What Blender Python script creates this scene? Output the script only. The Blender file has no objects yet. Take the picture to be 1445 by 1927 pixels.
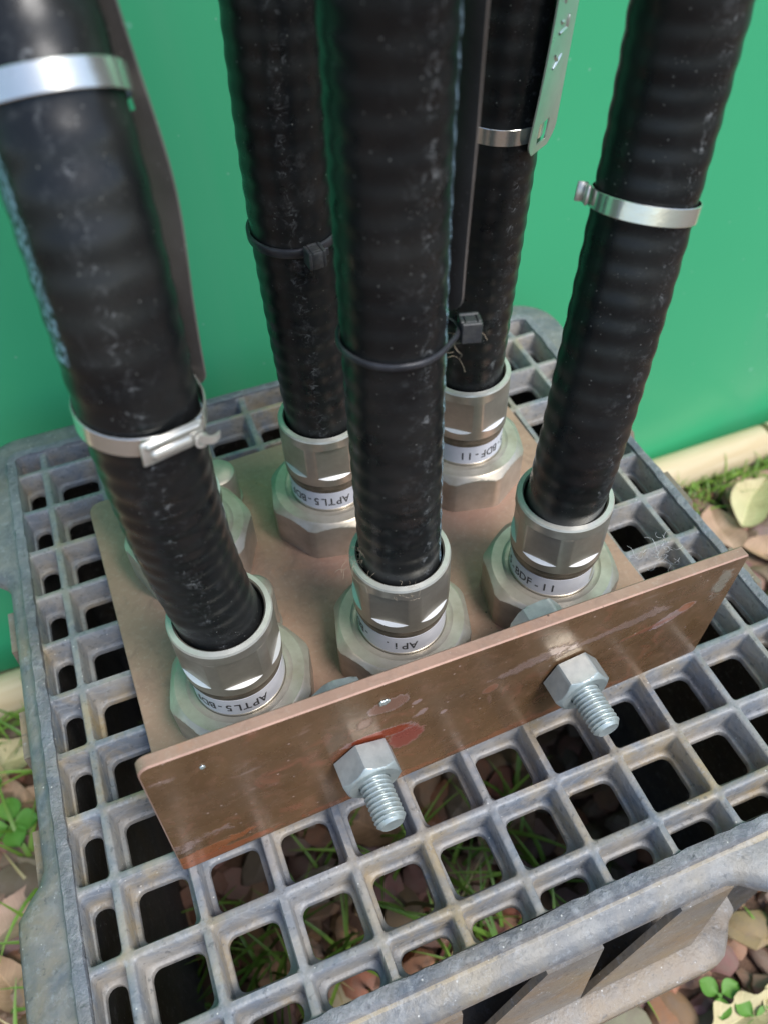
import bpy, math, random
from mathutils import Vector, Matrix, noise
U = 0.026            # one deck cell of the crate = 26 mm; all helper coordinates are in cells
sc = bpy.context.scene
rnd = random.Random(7)
PI = math.pi
R_ = math.radians

# ------------------------------------------------------------ camera, sky, sun, exposure
F_PX, W_PX = 1542.6, 1445.0
cd = bpy.data.cameras.new('camera')
cam = bpy.data.objects.new('camera', cd)
sc.collection.objects.link(cam)
rows = [(0.92991601, -0.3665533, -0.02991482), (-0.29863562, -0.70512813, -0.64312602), (0.21464618, 0.60698682, -0.76517581)]
m = Matrix.Identity(4)
for i in range(3):
    m[i][0] = rows[0][i]; m[i][1] = -rows[1][i]; m[i][2] = -rows[2][i]
    m[i][3] = (2.43060431, -2.45590617, 11.28362054)[i] * U
cam.matrix_world = m
cd.sensor_fit = 'HORIZONTAL'; cd.lens = 5.7; cd.sensor_width = 5.7 * W_PX / F_PX
cd.clip_start = 0.005; cd.clip_end = 500
cd.dof.use_dof = True; cd.dof.focus_distance = 10.9 * U; cd.dof.aperture_fstop = 2.3
sc.camera = cam

SUN_EL, SUN_AZ = 56.0, -60.0      # azimuth measured from +x towards +y: from the right and front
w = bpy.data.worlds.new("World"); sc.world = w; w.use_nodes = True
wn = w.node_tree.nodes; bg = wn['Background']
sky = wn.new('ShaderNodeTexSky'); sky.sky_type = 'NISHITA'; sky.sun_disc = False
sky.sun_elevation = R_(SUN_EL); sky.sun_rotation = R_(90 - SUN_AZ)
sky.air_density = 1.0; sky.dust_density = 1.0; sky.ozone_density = 1.0
w.node_tree.links.new(sky.outputs[0], bg.inputs[0]); bg.inputs[1].default_value = 0.13
sd = bpy.data.lights.new('sun', 'SUN'); sd.energy = 2.0; sd.angle = R_(24); sd.color = (1.0, 0.975, 0.95)
so = bpy.data.objects.new('sun', sd); sc.collection.objects.link(so)
v = Vector((math.cos(R_(SUN_EL)) * math.cos(R_(SUN_AZ)), math.cos(R_(SUN_EL)) * math.sin(R_(SUN_AZ)), math.sin(R_(SUN_EL))))
so.rotation_euler = v.to_track_quat('Z', 'Y').to_euler()
sc.view_settings.view_transform = 'Standard'; sc.view_settings.look = 'None'
sc.view_settings.gamma = 1.0; sc.view_settings.exposure = 0.68
sc.cycles.max_bounces = 8; sc.cycles.caustics_reflective = False; sc.cycles.caustics_refractive = False

# ------------------------------------------------------------ materials
class NT:
    def __init__(s, name):
        s.m = bpy.data.materials.new(name); s.m.use_nodes = True
        s.t = s.m.node_tree; s.b = s.t.nodes['Principled BSDF']
        tc = s.t.nodes.new('ShaderNodeTexCoord'); s.obj = tc.outputs['Object']; s.uv = tc.outputs['UV']
    def n(s, k, **kw):
        x = s.t.nodes.new(k)
        for a, b in kw.items(): setattr(x, a, b)
        return x
    def l(s, a, b): s.t.links.new(a, b)
    def noise(s, scale, detail=4, rough=.55, dist=0, vec=None, stretch=None):
        x = s.n('ShaderNodeTexNoise'); x.inputs['Scale'].default_value = scale
        x.inputs['Detail'].default_value = detail; x.inputs['Roughness'].default_value = rough
        x.inputs['Distortion'].default_value = dist
        vec = vec or s.obj
        if stretch:
            mp = s.n('ShaderNodeMapping'); mp.inputs['Scale'].default_value = stretch
            s.l(vec, mp.inputs[0]); vec = mp.outputs[0]
        s.l(vec, x.inputs['Vector']); return x.outputs[0]
    def voro(s, scale, feature='F1', vec=None, out=0, stretch=None):
        x = s.n('ShaderNodeTexVoronoi', feature=feature); x.inputs['Scale'].default_value = scale
        vec = vec or s.obj
        if stretch:
            mp = s.n('ShaderNodeMapping'); mp.inputs['Scale'].default_value = stretch
            s.l(vec, mp.inputs[0]); vec = mp.outputs[0]
        s.l(vec, x.inputs['Vector']); return x.outputs[out]
    def ramp(s, fac, stops):
        x = s.n('ShaderNodeValToRGB'); e = x.color_ramp.elements
        while len(e) < len(stops): e.new(.5)
        for k, (p, c) in enumerate(stops):
            e[k].position = p; e[k].color = c if len(c) == 4 else (*c, 1)
        s.l(fac, x.inputs[0]); return x.outputs[0]
    def g(s, fac, a, b):                      # value ramp 0..1 between a and b
        return s.ramp(fac, [(a, (0, 0, 0)), (b, (1, 1, 1))] if a < b else [(b, (1, 1, 1)), (a, (0, 0, 0))])
    def mix(s, fac, a, b, mode='MIX'):
        x = s.n('ShaderNodeMix', data_type='RGBA', blend_type=mode)
        for sock, val in ((x.inputs[0], fac), (x.inputs[6], a), (x.inputs[7], b)):
            if isinstance(val, (int, float)): sock.default_value = val
            elif isinstance(val, tuple): sock.default_value = (*val[:3], 1)
            else: s.l(val, sock)
        return x.outputs[2]
    def math(s, op, a, b=0.0):
        x = s.n('ShaderNodeMath', operation=op)
        for sock, val in ((x.inputs[0], a), (x.inputs[1], b)):
            if isinstance(val, (int, float)): sock.default_value = val
            else: s.l(val, sock)
        return x.outputs[0]
    def bump(s, h, strength=.3, dist=.0003):
        x = s.n('ShaderNodeBump'); x.inputs['Strength'].default_value = strength
        x.inputs['Distance'].default_value = dist; s.l(h, x.inputs['Height'])
        if s.b.inputs['Normal'].is_linked: s.l(s.b.inputs['Normal'].links[0].from_socket, x.inputs['Normal'])
        s.l(x.outputs[0], s.b.inputs['Normal'])
    def col(s, c):
        if isinstance(c, tuple): s.b.inputs['Base Color'].default_value = (*c[:3], 1)
        else: s.l(c, s.b.inputs['Base Color'])
    def set(s, **kw):
        for k, val in kw.items():
            sock = s.b.inputs[{'rough': 'Roughness', 'metal': 'Metallic', 'spec': 'Specular IOR Level', 'coat': 'Coat Weight', 'coatr': 'Coat Roughness', 'sheen': 'Sheen Weight'}[k]]
            if isinstance(val, (int, float)): sock.default_value = val
            else: s.l(val, sock)

def mat_cable(name, seed, scuff_u, tint=(.0065, .0075, .0085), print_u=None, print_w=.019, print_s=(0, 99)):
    t = NT(name)
    mp = t.n('ShaderNodeMapping'); mp.inputs['Location'].default_value = (seed * .37, seed * .11, seed * .23)
    t.l(t.obj, mp.inputs[0]); V = mp.outputs[0]
    big = t.noise(45, 3, vec=V)
    base = t.mix(t.g(big, .4, .75), tint, (.014, .0145, .014))
    # dust specks of several sizes
    sp = t.g(t.voro(1100, vec=V), .14, .07)
    keep = t.g(t.noise(160, 3, vec=V), .56, .66)
    base = t.mix(t.math('MULTIPLY', t.math('MULTIPLY', sp, keep), .55), base, (.45, .43, .38))
    sp2 = t.g(t.voro(330, vec=V), .09, .06)
    base = t.mix(t.math('MULTIPLY', sp2, .3), base, (.4, .4, .36))
    # dusty scuffs on the crowns of the corrugation, along one side
    sx = t.n('ShaderNodeSeparateXYZ'); t.l(t.uv, sx.inputs[0])
    du = t.math('ABSOLUTE', t.math('SUBTRACT', sx.outputs[0], scuff_u))
    band = t.g(du, .04, .0)
    band2 = t.g(du, .14, .03)
    sc1 = t.g(t.noise(330, 6, .78, .8, vec=V), .54, .64)
    crown = t.g(t.math('SINE', t.math('MULTIPLY', sx.outputs[1], 2 * PI / .29)), .2, .8)
    a = t.math('MULTIPLY', t.math('MULTIPLY', band, sc1), t.math('ADD', .25, t.math('MULTIPLY', crown, .35)))
    bb = t.math('MULTIPLY', t.math('MULTIPLY', band2, t.g(t.noise(140, 6, .8, vec=V), .55, .68)), .12)
    base = t.mix(t.math('MAXIMUM', a, bb), base, (.30, .31, .31))
    film = t.math('MULTIPLY', t.g(t.noise(28, 4, vec=V), .45, .7), .05)
    base = t.mix(film, base, (.24, .22, .19))
    if print_u is not None:
        dp = t.math('ABSOLUTE', t.math('SUBTRACT', sx.outputs[0], print_u))
        cb = t.n('ShaderNodeCombineXYZ'); t.l(sx.outputs[0], cb.inputs[0]); t.l(sx.outputs[1], cb.inputs[1])
        pr = t.g(t.noise(1, 3, .6, 0, vec=cb.outputs[0], stretch=(150, 16, 1)), .49, .54)
        pm = t.math('MULTIPLY', t.g(dp, print_w, print_w * .85), pr)
        pm = t.math('MULTIPLY', pm, t.math('MULTIPLY', t.math('GREATER_THAN', sx.outputs[1], print_s[0]), t.math('LESS_THAN', sx.outputs[1], print_s[1])))
        base = t.mix(t.math('MULTIPLY', pm, .85), base, (.34, .50, .60))
    t.col(base)
    t.set(rough=t.math('ADD', .24, t.math('MULTIPLY', t.g(t.noise(120, 3, vec=V), .3, .7), .17)), spec=.38)
    t.bump(t.noise(1400, 3, vec=V), .12, .0002)
    t.bump(t.noise(260, 3, vec=V), .12, .0004)
    return t.m

def mat_metal(name, c1, c2, rough, metal, scale=120, stain=(.35, .28, .2), stain_amt=.35, brush=0):
    t = NT(name)
    n1 = t.noise(scale, 6, .6)
    c = t.mix(t.g(n1, .35, .68), c1, c2)
    c = t.mix(t.math('MULTIPLY', t.g(t.noise(scale * .5, 5, .7, .5), .55, .72), stain_amt), c, stain)
    c = t.mix(t.math('MULTIPLY', t.g(t.voro(scale * 7), .10, .05), .5), c, (.6, .58, .52))
    t.col(c)
    t.set(rough=t.math('ADD', rough - .07, t.math('MULTIPLY', t.noise(scale * 2, 4), .16)), metal=metal)
    t.bump(t.noise(scale * 9, 3), .15, .00015)
    t.bump(t.noise(scale * 2.2, 4), .12, .0003)
    return t.m

def simple(name, c, rough=.5, metal=0.0, bump=0, bscale=800, var=None, vscale=100, coat=0):
    t = NT(name)
    t.col(t.mix(t.g(t.noise(vscale, 4), .35, .65), c, var) if var else c)
    t.set(rough=rough, metal=metal, coat=coat)
    if bump: t.bump(t.noise(bscale, 3), bump, .0003)
    return t.m

MAT = {}
MAT['nickel_rim'] = mat_metal('rim_nickel', (.66, .65, .58), (.54, .52, .45), .36, .5, 130, (.5, .42, .32), .3)
MAT['nickel'] = mat_metal('matte_nickel', (.53, .485, .405), (.42, .375, .31), .32, .68, 110, (.40, .33, .24), .4)
MAT['nickel_nut'] = mat_metal('weathered_nickel', (.57, .52, .44), (.40, .35, .28), .38, .55, 85, (.46, .38, .27), .5)
MAT['ledge_highlight'] = mat_metal('highlight_nickel', (.84, .84, .81), (.74, .74, .71), .3, .35, 120, (.7, .68, .6), .1)  # near-white colour stands in for sky reflected on the ledges
MAT['groove'] = mat_metal('groove_metal', (.14, .12, .09), (.30, .24, .18), .5, .6, 180)
MAT['zinc'] = mat_metal('blue_zinc', (.54, .60, .58), (.36, .41, .40), .40, .6, 150, (.62, .62, .52), .4)
MAT['steel'] = mat_metal('bright_steel', (.84, .84, .78), (.78, .78, .71), .2, .85, 60, (.7, .68, .6), .2)
MAT['steel_dull'] = mat_metal('dull_steel', (.82, .80, .74), (.68, .66, .58), .33, .7, 90)
MAT['tag'] = mat_metal('aluminium_tag', (.66, .74, .70), (.56, .64, .60), .30, .8, 70, (.62, .58, .46), .35)
MAT['tag_dark'] = mat_metal('shade_toned_tag', (.30, .27, .25), (.17, .15, .135), .38, .6, 40, (.28, .22, .18), .5)  # dark tone stands in for tags seen on their shaded side
MAT['white_label'] = simple('white_label', (.80, .80, .86), .28, 0, var=(.74, .74, .80), vscale=200)
MAT['ink'] = simple('black_ink', (.03, .03, .035), .5)
MAT['black_seal'] = simple('black_seal', (.006, .006, .006), .25, bump=.2)
MAT['tie'] = simple('black_nylon', (.020, .021, .025), .34, bump=.25, bscale=500, var=(.045, .045, .05), vscale=150)
MAT['tie_head'] = simple('worn_nylon', (.03, .032, .036), .5, bump=.5, bscale=900, var=(.055, .055, .052), vscale=300)
MAT['fluff'] = simple('lint', (.42, .34, .24), .9)
MAT['fluff_white'] = simple('pale_lint', (.6, .6, .58), .9)

FRONT = None
def mat_copper(name, front):
    global FRONT
    t = NT(name)
    if front: FRONT = t
    if front:
        c = t.mix(t.g(t.noise(26, 5, .6, .4), .35, .7), (.255, .145, .070), (.165, .092, .045))
        c = t.mix(t.math('MULTIPLY', t.g(t.noise(60, 6, .7, 1.2), .56, .7), .6), c, (.42, .17, .10))
        # scratched pale smears, drawn out along the bar
        sm = t.g(t.noise(1.0, 6, .72, .4, stretch=(55, 60, 190)), .60, .74)
        mask = t.g(t.noise(22, 3), .50, .66)
        c = t.mix(t.math('MULTIPLY', t.math('MULTIPLY', sm, mask), .8), c, (.62, .44, .38))
        fs_ = t.g(t.noise(1.0, 3, .8, .8, stretch=(160, 160, 2600)), .62, .70)
        c = t.mix(t.math('MULTIPLY', t.math('MULTIPLY', fs_, t.g(t.noise(35, 4), .45, .6)), .55), c, (.62, .46, .36))
        c = t.mix(t.math('MULTIPLY', t.g(t.noise(150, 6, .8, .6), .50, .66), .45), c, (.38, .20, .12))
        c = t.mix(t.math('MULTIPLY', t.g(t.voro(620), .13, .05), .45), c, (.68, .52, .40))
        c = t.mix(t.math('MULTIPLY', t.g(t.voro(170), .08, .05), .7), c, (.70, .50, .42))
        t.col(c)
        t.set(metal=.45, rough=t.math('ADD', .22, t.math('MULTIPLY', t.g(t.noise(70, 5, .65), .42, .72), .3)), coat=.1, coatr=.2)
        t.bump(t.noise(240, 4), .12, .0003)
    else:
        c = t.mix(t.g(t.noise(30, 5, .6, .3), .3, .7), (.53, .325, .24), (.43, .26, .19))
        c = t.mix(t.math('MULTIPLY', t.g(t.noise(95, 6, .7, 1.0), .50, .68), .55), c, (.31, .19, .15))
        c = t.mix(t.math('MULTIPLY', t.g(t.noise(420, 5, .8), .52, .66), .3), c, (.62, .47, .38))
        c = t.mix(t.math('MULTIPLY', t.g(t.noise(55, 6, .75, .5), .58, .72), .55), c, (.56, .27, .16))
        c = t.mix(t.math('MULTIPLY', t.g(t.voro(420), .11, .05), .5), c, (.66, .55, .44))
        c = t.mix(t.math('MULTIPLY', t.g(t.voro(95), .05, .035), .8), c, (.08, .06, .05))
        t.col(c)
        t.set(metal=.35, rough=t.math('ADD', .42, t.math('MULTIPLY', t.noise(80, 4), .15)))
        t.bump(t.noise(500, 4), .15, .0003)
    return t.m
MAT['copper'] = mat_copper('oxidised_copper', False)
MAT['copper_front'] = mat_copper('polished_copper', True)
MAT['red_oxide'] = simple('red_oxide', (.40, .06, .04), .3, 0, .5, 700, (.46, .15, .08), 300, .6)
MAT['pink_smear'] = simple('dried_flux', (.52, .30, .26), .3, .2, .7, 900, (.60, .42, .40), 300, .3)
MAT['solder'] = simple('solder_drop', (.6, .66, .62), .25, .7, .4, 600)

def mat_plastic(name, base, var, dirt_amt, dark=False, swirl=.28):
    t = NT(name)
    c = t.mix(t.g(t.noise(30, 5, .6, .3), .35, .68), base, var)
    sw = t.n('ShaderNodeTexWave'); sw.wave_type = 'RINGS'; sw.inputs['Scale'].default_value = 45; sw.inputs['Distortion'].default_value = 14
    sw.inputs['Detail'].default_value = 4; sw.inputs['Detail Scale'].default_value = 1.6; t.l(t.obj, sw.inputs['Vector'])
    c = t.mix(t.math('MULTIPLY', t.g(sw.outputs[1], .72, 1.0), 0.0 if dark else swirl), c, (.40, .41, .42))
    geo = t.n('ShaderNodeNewGeometry'); sz = t.n('ShaderNodeSeparateXYZ'); t.l(geo.outputs['Position'], sz.inputs[0])
    low = t.g(sz.outputs[2], -.26 * U, -.42 * U)          # dirt lies in the sunken lips of the deck
    d = t.math('MULTIPLY', t.g(t.noise(48, 5, .65, .4), .36, .62), dirt_amt)
    d = t.math('MULTIPLY', d, t.math('ADD', .06, t.math('MULTIPLY', low, .94)))
    c = t.mix(d, c, t.mix(t.g(t.noise(26, 4), .45, .6), (.42, .37, .30), (.44, .31, .13)))
    c = t.mix(t.math('MULTIPLY', t.g(t.voro(210), .075, .05), .75), c, (.7, .68, .62))
    c = t.mix(t.math('MULTIPLY', t.g(t.noise(420, 3), .60, .7), .5), c, (.06, .065, .07))
    c = t.mix(t.math('MULTIPLY', t.g(t.noise(230, 5, .8), .55, .68), .35), c, (.42, .44, .47))
    t.col(c)
    t.set(rough=.42 if not dark else .55, spec=.5)
    t.bump(t.noise(850, 4, .6), .42, .0004)
    if name.startswith('scuffed'): t.bump(t.noise(330, 5, .7, .8), .8, .0012)
    t.bump(sw.outputs[1], .03 if dark else .12, .0003)
    t.bump(t.noise(170, 4), .25, .0006)
    return t.m
MAT['crate'] = mat_plastic('grey_crate_plastic', (.170, .190, .218), (.205, .225, .252), .62)
MAT['crate_flange'] = mat_plastic('flange_plastic', (.115, .126, .142), (.160, .172, .188), .35, False, .14)
MAT['crate_rough'] = mat_plastic('scuffed_crate_plastic', (.115, .130, .155), (.23, .245, .27), .3)
MAT['crate_inner'] = mat_plastic('shade_dark_crate_plastic', (.022, .026, .032), (.034, .038, .045), .1, True)  # near-black colour puts the shade inside the crate into the plastic
MAT['crate_dirty'] = mat_plastic('muddy_crate_plastic', (.165, .155, .14), (.24, .165, .095), .2, False, .05)

MAT['crease_dirt'] = mat_plastic('dirt_in_crease', (.20, .185, .16), (.40, .31, .18), .2)
# ------------------------------------------------------------ helpers
def M(name, vs, fs, mat, parent=None, smooth=True, uvs=None, sharp=35, origin=None, mats=None, fm=None):
    """one mesh object; vs in cell units, world frame"""
    o0 = Vector(origin) if origin else (Vector(parent['_o']) if parent is not None and '_o' in parent else None)
    if o0 is None:
        n = max(1, len(vs)); o0 = Vector((sum(a[0] for a in vs) / n, sum(a[1] for a in vs) / n, min(a[2] for a in vs)))
    me = bpy.data.meshes.new(name)
    me.from_pydata([((a[0] - o0[0]) * U, (a[1] - o0[1]) * U, (a[2] - o0[2]) * U) for a in vs], [], fs)
    if uvs:
        uvl = me.uv_layers.new(name='uv')
        for lp in me.loops: uvl.data[lp.index].uv = uvs[lp.vertex_index]
    for x in (mats or [mat]): me.materials.append(MAT[x] if isinstance(x, str) else x)
    if fm:
        for p, k in zip(me.polygons, fm): p.material_index = k
    me.validate(); me.update()
    if smooth:
        me.polygons.foreach_set('use_smooth', [True] * len(me.polygons))
        me.set_sharp_from_angle(angle=R_(sharp))
        me.polygons.foreach_set('use_smooth', [len(p.vertices) < 9 for p in me.polygons])
        es = set()
        for p in me.polygons:
            if len(p.vertices) >= 9: es.update(p.edge_keys)
        for e_ in me.edges:
            if e_.key in es: e_.use_edge_sharp = True
    o = bpy.data.objects.new(name, me); sc.collection.objects.link(o)
    o['_o'] = list(o0)
    if parent is not None:
        o.parent = parent
        po = Vector(parent['_o']); o.location = (o0 - po) * U
    else: o.location = o0 * U
    return o
def thing(name, label, cat, loc, group=None):
    o = bpy.data.objects.new(name, None); sc.collection.objects.link(o)
    o.empty_display_size = .01; o.location = Vector(loc) * U; o['_o'] = list(loc)
    return tag(o, label, cat, group)
def tag(o, label, cat, group=None, kind=None):
    if label: o['label'] = label
    if cat: o['category'] = cat
    if group: o['group'] = group
    if kind: o['kind'] = kind
    return o
class G:
    def __init__(s): s.v = []; s.f = []; s.u = []; s.m = []
    def grid(s, rows_, close=False, capA=False, capB=False, mi=0, uv=None, flip=False):
        b = len(s.v); n = len(rows_[0])
        for r in rows_: s.v += [tuple(p) for p in r]
        if uv:
            for r in uv: s.u += r
        for i in range(len(rows_) - 1):
            for j in range(n if close else n - 1):
                k = (j + 1) % n
                q = (b + i * n + j, b + i * n + k, b + (i + 1) * n + k, b + (i + 1) * n + j)
                s.f.append(q[::-1] if flip else q); s.m.append(mi)
        if capA: s.f.append(tuple(b + j for j in range(n))[::-1]); s.m.append(mi)
        if capB: s.f.append(tuple(b + (len(rows_) - 1) * n + j for j in range(n))); s.m.append(mi)
    def box(s, c, h, ax=None, mi=0, bev=.0):
        ax = ax or (Vector((1, 0, 0)), Vector((0, 1, 0)), Vector((0, 0, 1)))
        c = Vector(c); e = min(bev, *[x * .9 for x in h]) if bev else 0
        def rr(hx, hy, z):
            pts = []
            for sx, sy in ((1, 1), (-1, 1), (-1, -1), (1, -1)):
                if e:
                    q = [(hx - e, hy), (hx, hy - e)] if sx * sy < 0 else [(hx, hy - e), (hx - e, hy)]
                    for (a, b2) in q: pts.append(c + ax[0] * a * sx + ax[1] * b2 * sy + ax[2] * z)
                else: pts.append(c + ax[0] * hx * sx + ax[1] * hy * sy + ax[2] * z)
            return pts
        if e: rows_ = [rr(h[0] - e, h[1] - e, -h[2]), rr(h[0], h[1], -h[2] + e), rr(h[0], h[1], h[2] - e), rr(h[0] - e, h[1] - e, h[2])]
        else: rows_ = [rr(h[0], h[1], -h[2]), rr(h[0], h[1], h[2])]
        s.grid(rows_, True, True, True, mi)
    def make(s, name, mat, parent=None, **kw):
        return M(name, s.v, s.f, mat, parent, uvs=s.u or None, fm=s.m if kw.get('mats') else None, **kw)
def smoothstep(a, b, x):
    t = max(0., min(1., (x - a) / (b - a))); return t * t * (3 - 2 * t)

# ================================================================ GROUND, WALL, KERB
GZ = -9.5
t = NT('soil')
c = t.mix(t.g(t.noise(14, 6, .65), .35, .65), (.13, .075, .05), (.20, .115, .075))
c = t.mix(t.math('MULTIPLY', t.g(t.noise(60, 5, .7), .5, .65), .7), c, (.055, .035, .025))
ln = t.n('ShaderNodeVectorMath', operation='LENGTH'); t.l(t.obj, ln.inputs[0])
c = t.mix(t.g(t.math('MULTIPLY', ln.outputs['Value'], .2), .2, .5), c, t.mix(t.g(t.noise(3, 5), .4, .6), (.11, .135, .075), (.15, .15, .12)))
t.col(c); t.set(rough=.95); t.bump(t.noise(90, 6, .7), .9, .004); MAT['soil'] = t.m
gg = G(); gg.grid([[(-1500, y, GZ), (1500, y, GZ)] for y in (-1500, 1500)])
tag(gg.make('ground', 'soil', smooth=False, origin=(0, 0, GZ)), None, None, kind='structure')

t = NT('green_wall_paint')
c = t.mix(t.g(t.noise(2.2, 3), .35, .65), (.055, .43, .195), (.066, .465, .215))
c = t.mix(t.math('MULTIPLY', t.g(t.voro(18), .045, .02), .6), c, (.30, .62, .48))
c = t.mix(t.math('MULTIPLY', t.g(t.noise(1, 4, .6, .2, stretch=(16, 16, 1.6)), .52, .75), .10), c, (.30, .48, .36))
c = t.mix(t.math('MULTIPLY', t.g(t.voro(70), .07, .04), .35), c, (.34, .55, .42))
t.col(c); t.set(rough=.34, spec=.4, coat=.08, coatr=.2); t.bump(t.noise(1.2, 2), .12, .004); MAT['wall'] = t.m
# sheet-steel wall, gently rounded to shade its left side: flat pans with shallow swages
WY = 12.0
gg = G(); xs = [(-60 + i * .5) for i in range(281)]
def wally(x):
    a = ((x + 3.6) % 15.5)
    return WY + .003 * (min(max(x, -30), 40) - 12) ** 2 + .05 * math.exp(-((a - 7.75) / 1.1) ** 2) + .05 * math.sin(x * .31)
gg.grid([[(x, wally(x), z) for x in xs] for z in (GZ - .5, 10, 30, 58)])
gg.grid([[(x, wally(x) + .2, z) for x in xs] for z in (58, 30, 10, GZ - .5)])
gg.grid([[(x, wally(x), 58) for x in xs], [(x, wally(x) + .2, 58) for x in xs]])
tag(gg.make('green_wall', 'wall', sharp=60, origin=(0, WY, GZ)), 'smooth green painted sheet wall standing behind the crate', 'wall')

t = NT('pale_timber')
c = t.mix(t.g(t.noise(1, 5, .6, .5, stretch=(8, 90, 90)), .35, .7), (.62, .47, .27), (.72, .60, .40))
c = t.mix(t.math('MULTIPLY', t.g(t.noise(9, 4), .5, .7), .5), c, (.50, .42, .30)); t.col(c); t.set(rough=.7)
t.bump(t.noise(1, 5, stretch=(12, 140, 140)), .3, .002); MAT['timber'] = t.m
def log(x0, x1, label):
    g2 = G(); n = 24; rows_ = []
    for i in range(13):
        x = x0 + (x1 - x0) * i / 12
        e = 1 - .06 * (i in (0, 12))
        rows_.append([(x + .05 * math.sin(3 * a_), 11.38 + .60 * e * math.cos(a_), -8.85 + .72 * e * math.sin(a_) + .02 * math.sin(x)) for a_ in [2 * PI * k / n for k in range(n)]])
    g2.grid(rows_, True, True, True)
    tag(g2.make('edging_log', 'timber'), label, 'edging', 'pale round edging logs along the wall')
log(-28, 20.9, 'long pale round timber edging running along the foot of the green wall')
log(21.15, 60, 'short end of second pale edging log at the far right beyond the joint')

# pebbles / bark mulch as ground cover
t = NT('pebbles')
oi = t.n('ShaderNodeVertexColor', layer_name='tone')
c = t.mix(t.math('MULTIPLY', t.g(t.noise(110, 5, .7), .4, .65), .5), oi.outputs[0], (.22, .17, .13)); t.col(c); t.set(rough=.75)
t.bump(t.noise(300, 5, .7), .5, .0008); MAT['pebble'] = t.m
def ico(sub=1):
    import bmesh
    bm = bmesh.new(); bmesh.ops.create_icosphere(bm, subdivisions=sub, radius=1)
    bm.verts.ensure_lookup_table()
    r = ([Vector(v_.co) for v_ in bm.verts], [tuple(x.index for x in f.verts) for f in bm.faces]); bm.free(); return r
IV, IF = ico(2)
def chip(p, seed):
    q = Vector((noise.noise(p * .9 + seed), noise.noise(p * .9 + seed + Vector((9, 0, 0))), noise.noise(p * .9 + seed + Vector((0, 9, 0)))))
    return 1 + .55 * noise.noise(p * 1.0 + seed) + .22 * noise.noise(p * 2.2 + seed + q * 2) + .10 * noise.noise(p * 5 + seed)
def in_crate(x, y, m_=0): return -1 + m_ < x < 11 - m_ and -1 + m_ < y < 11 - m_
gg = G(); cols = []
yy = -7.5
while yy < 10.7:
    xx = -9.0
    while xx < 26:
        px, py = xx + rnd.uniform(-.25, .25), yy + rnd.uniform(-.25, .25)
        if not (in_crate(px, py) and rnd.random() < .12):
            s_ = rnd.uniform(.20, .46); el = rnd.uniform(1.0, 2.1); fl = rnd.uniform(.5, .9)
            rot = Matrix.Rotation(rnd.uniform(0, 6.28), 3, 'Z') @ Matrix.Rotation(rnd.uniform(-.4, .4), 3, 'X')
            seed = Vector((rnd.random() * 50, rnd.random() * 50, 0)); b = len(gg.v)
            tone = rnd.choice([(.36, .165, .095), (.30, .15, .095), (.24, .15, .11), (.40, .22, .14), (.20, .12, .085), (.33, .22, .16)])
            tone = tuple(k_ * rnd.uniform(.8, 1.2) for k_ in tone)
            for p in IV:
                d = chip(p, seed)
                q = rot @ Vector((p.x * el * s_ * d, p.y * s_ * d, p.z * fl * s_ * d))
                gg.v.append((px + q.x, py + q.y, GZ + q.z + fl * s_ * .55 + (.12 if rnd.random() < 0 else 0))); cols.append(tone)
            gg.f += [tuple(b + k_ for k_ in f) for f in IF]; gg.m += [0] * len(IF)
        xx += .62
    yy += .58
o = gg.make('pebbles', 'pebble', origin=(8, 1, GZ), sharp=28)
ca = o.data.color_attributes.new('tone', 'FLOAT_COLOR', 'POINT')
for i, c_ in enumerate(cols): ca.data[i].color = (*c_, 1)
tag(o, 'reddish brown pebbles and bark chips covering the ground around the crate', 'pebbles', kind='stuff')

# grass
t = NT('grass_blade'); oi = t.n('ShaderNodeVertexColor', layer_name='tone'); t.col(oi.outputs[0]); t.set(rough=.45)
t.b.inputs['Subsurface Weight'].default_value = .0
MAT['grass'] = t.m
gg = G(); cols = []
def blade(x, y, z0, L, az, lean, wd, tone):
    d = Vector((math.cos(az), math.sin(az), 0)); s_ = Vector((-d.y, d.x, 0)); b = len(gg.v); n = 6
    for i in range(n + 1):
        u = i / n; ang = lean * u * 1.3
        # bend: integrate roughly
        c_ = Vector((x, y, z0)) + d * (L * u * math.sin(ang)) + Vector((0, 0, L * u * math.cos(ang * .85)))
        ww = wd * (1 - u ** 2.2) + .004
        fold = Vector((0, 0, ww * .35))
        gg.v += [tuple(c_ - s_ * ww + fold), tuple(c_), tuple(c_ + s_ * ww + fold)]; cols.extend([tone] * 3)
    for i in range(n):
        for k in (0, 1):
            a_ = b + i * 3 + k; gg.f.append((a_, a_ + 1, a_ + 4, a_ + 3)); gg.m.append(0)
def clump(x, y, n, L, spread=.35, wd=.055):
    for _ in range(n):
        g_ = rnd.random(); tone = (.11 + .15 * g_, .22 + .20 * g_, .03 + .035 * g_)
        if rnd.random() < .08: tone = (.42, .34, .16)
        blade(x + rnd.gauss(0, spread), y + rnd.gauss(0, spread), GZ, L * rnd.uniform(.6, 1.25), rnd.uniform(0, 6.28), rnd.uniform(.2, 1.2), wd * rnd.uniform(.6, 1.4), tone)
for _ in range(34): clump(rnd.uniform(-.2, 8.6), rnd.uniform(.2, 7.5), 8, 2.4, .4, .045)
for _ in range(22): clump(rnd.uniform(-5.2, -2.6), rnd.uniform(-1, 10.2), 6, 2.3, .25)
for _ in range(34): clump(rnd.uniform(15.4, 21.5), rnd.uniform(10.3, 10.7), 9, 1.1, .18, .03)
for _ in range(16): clump(rnd.uniform(-5.5, -2.0), rnd.uniform(10.2, 10.8), 8, 1.5, .25, .045)
clump(11.5, -1.3, 5, .9, .1, .05); clump(19.7, 10.2, 10, 1.0, .25, .03)
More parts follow.
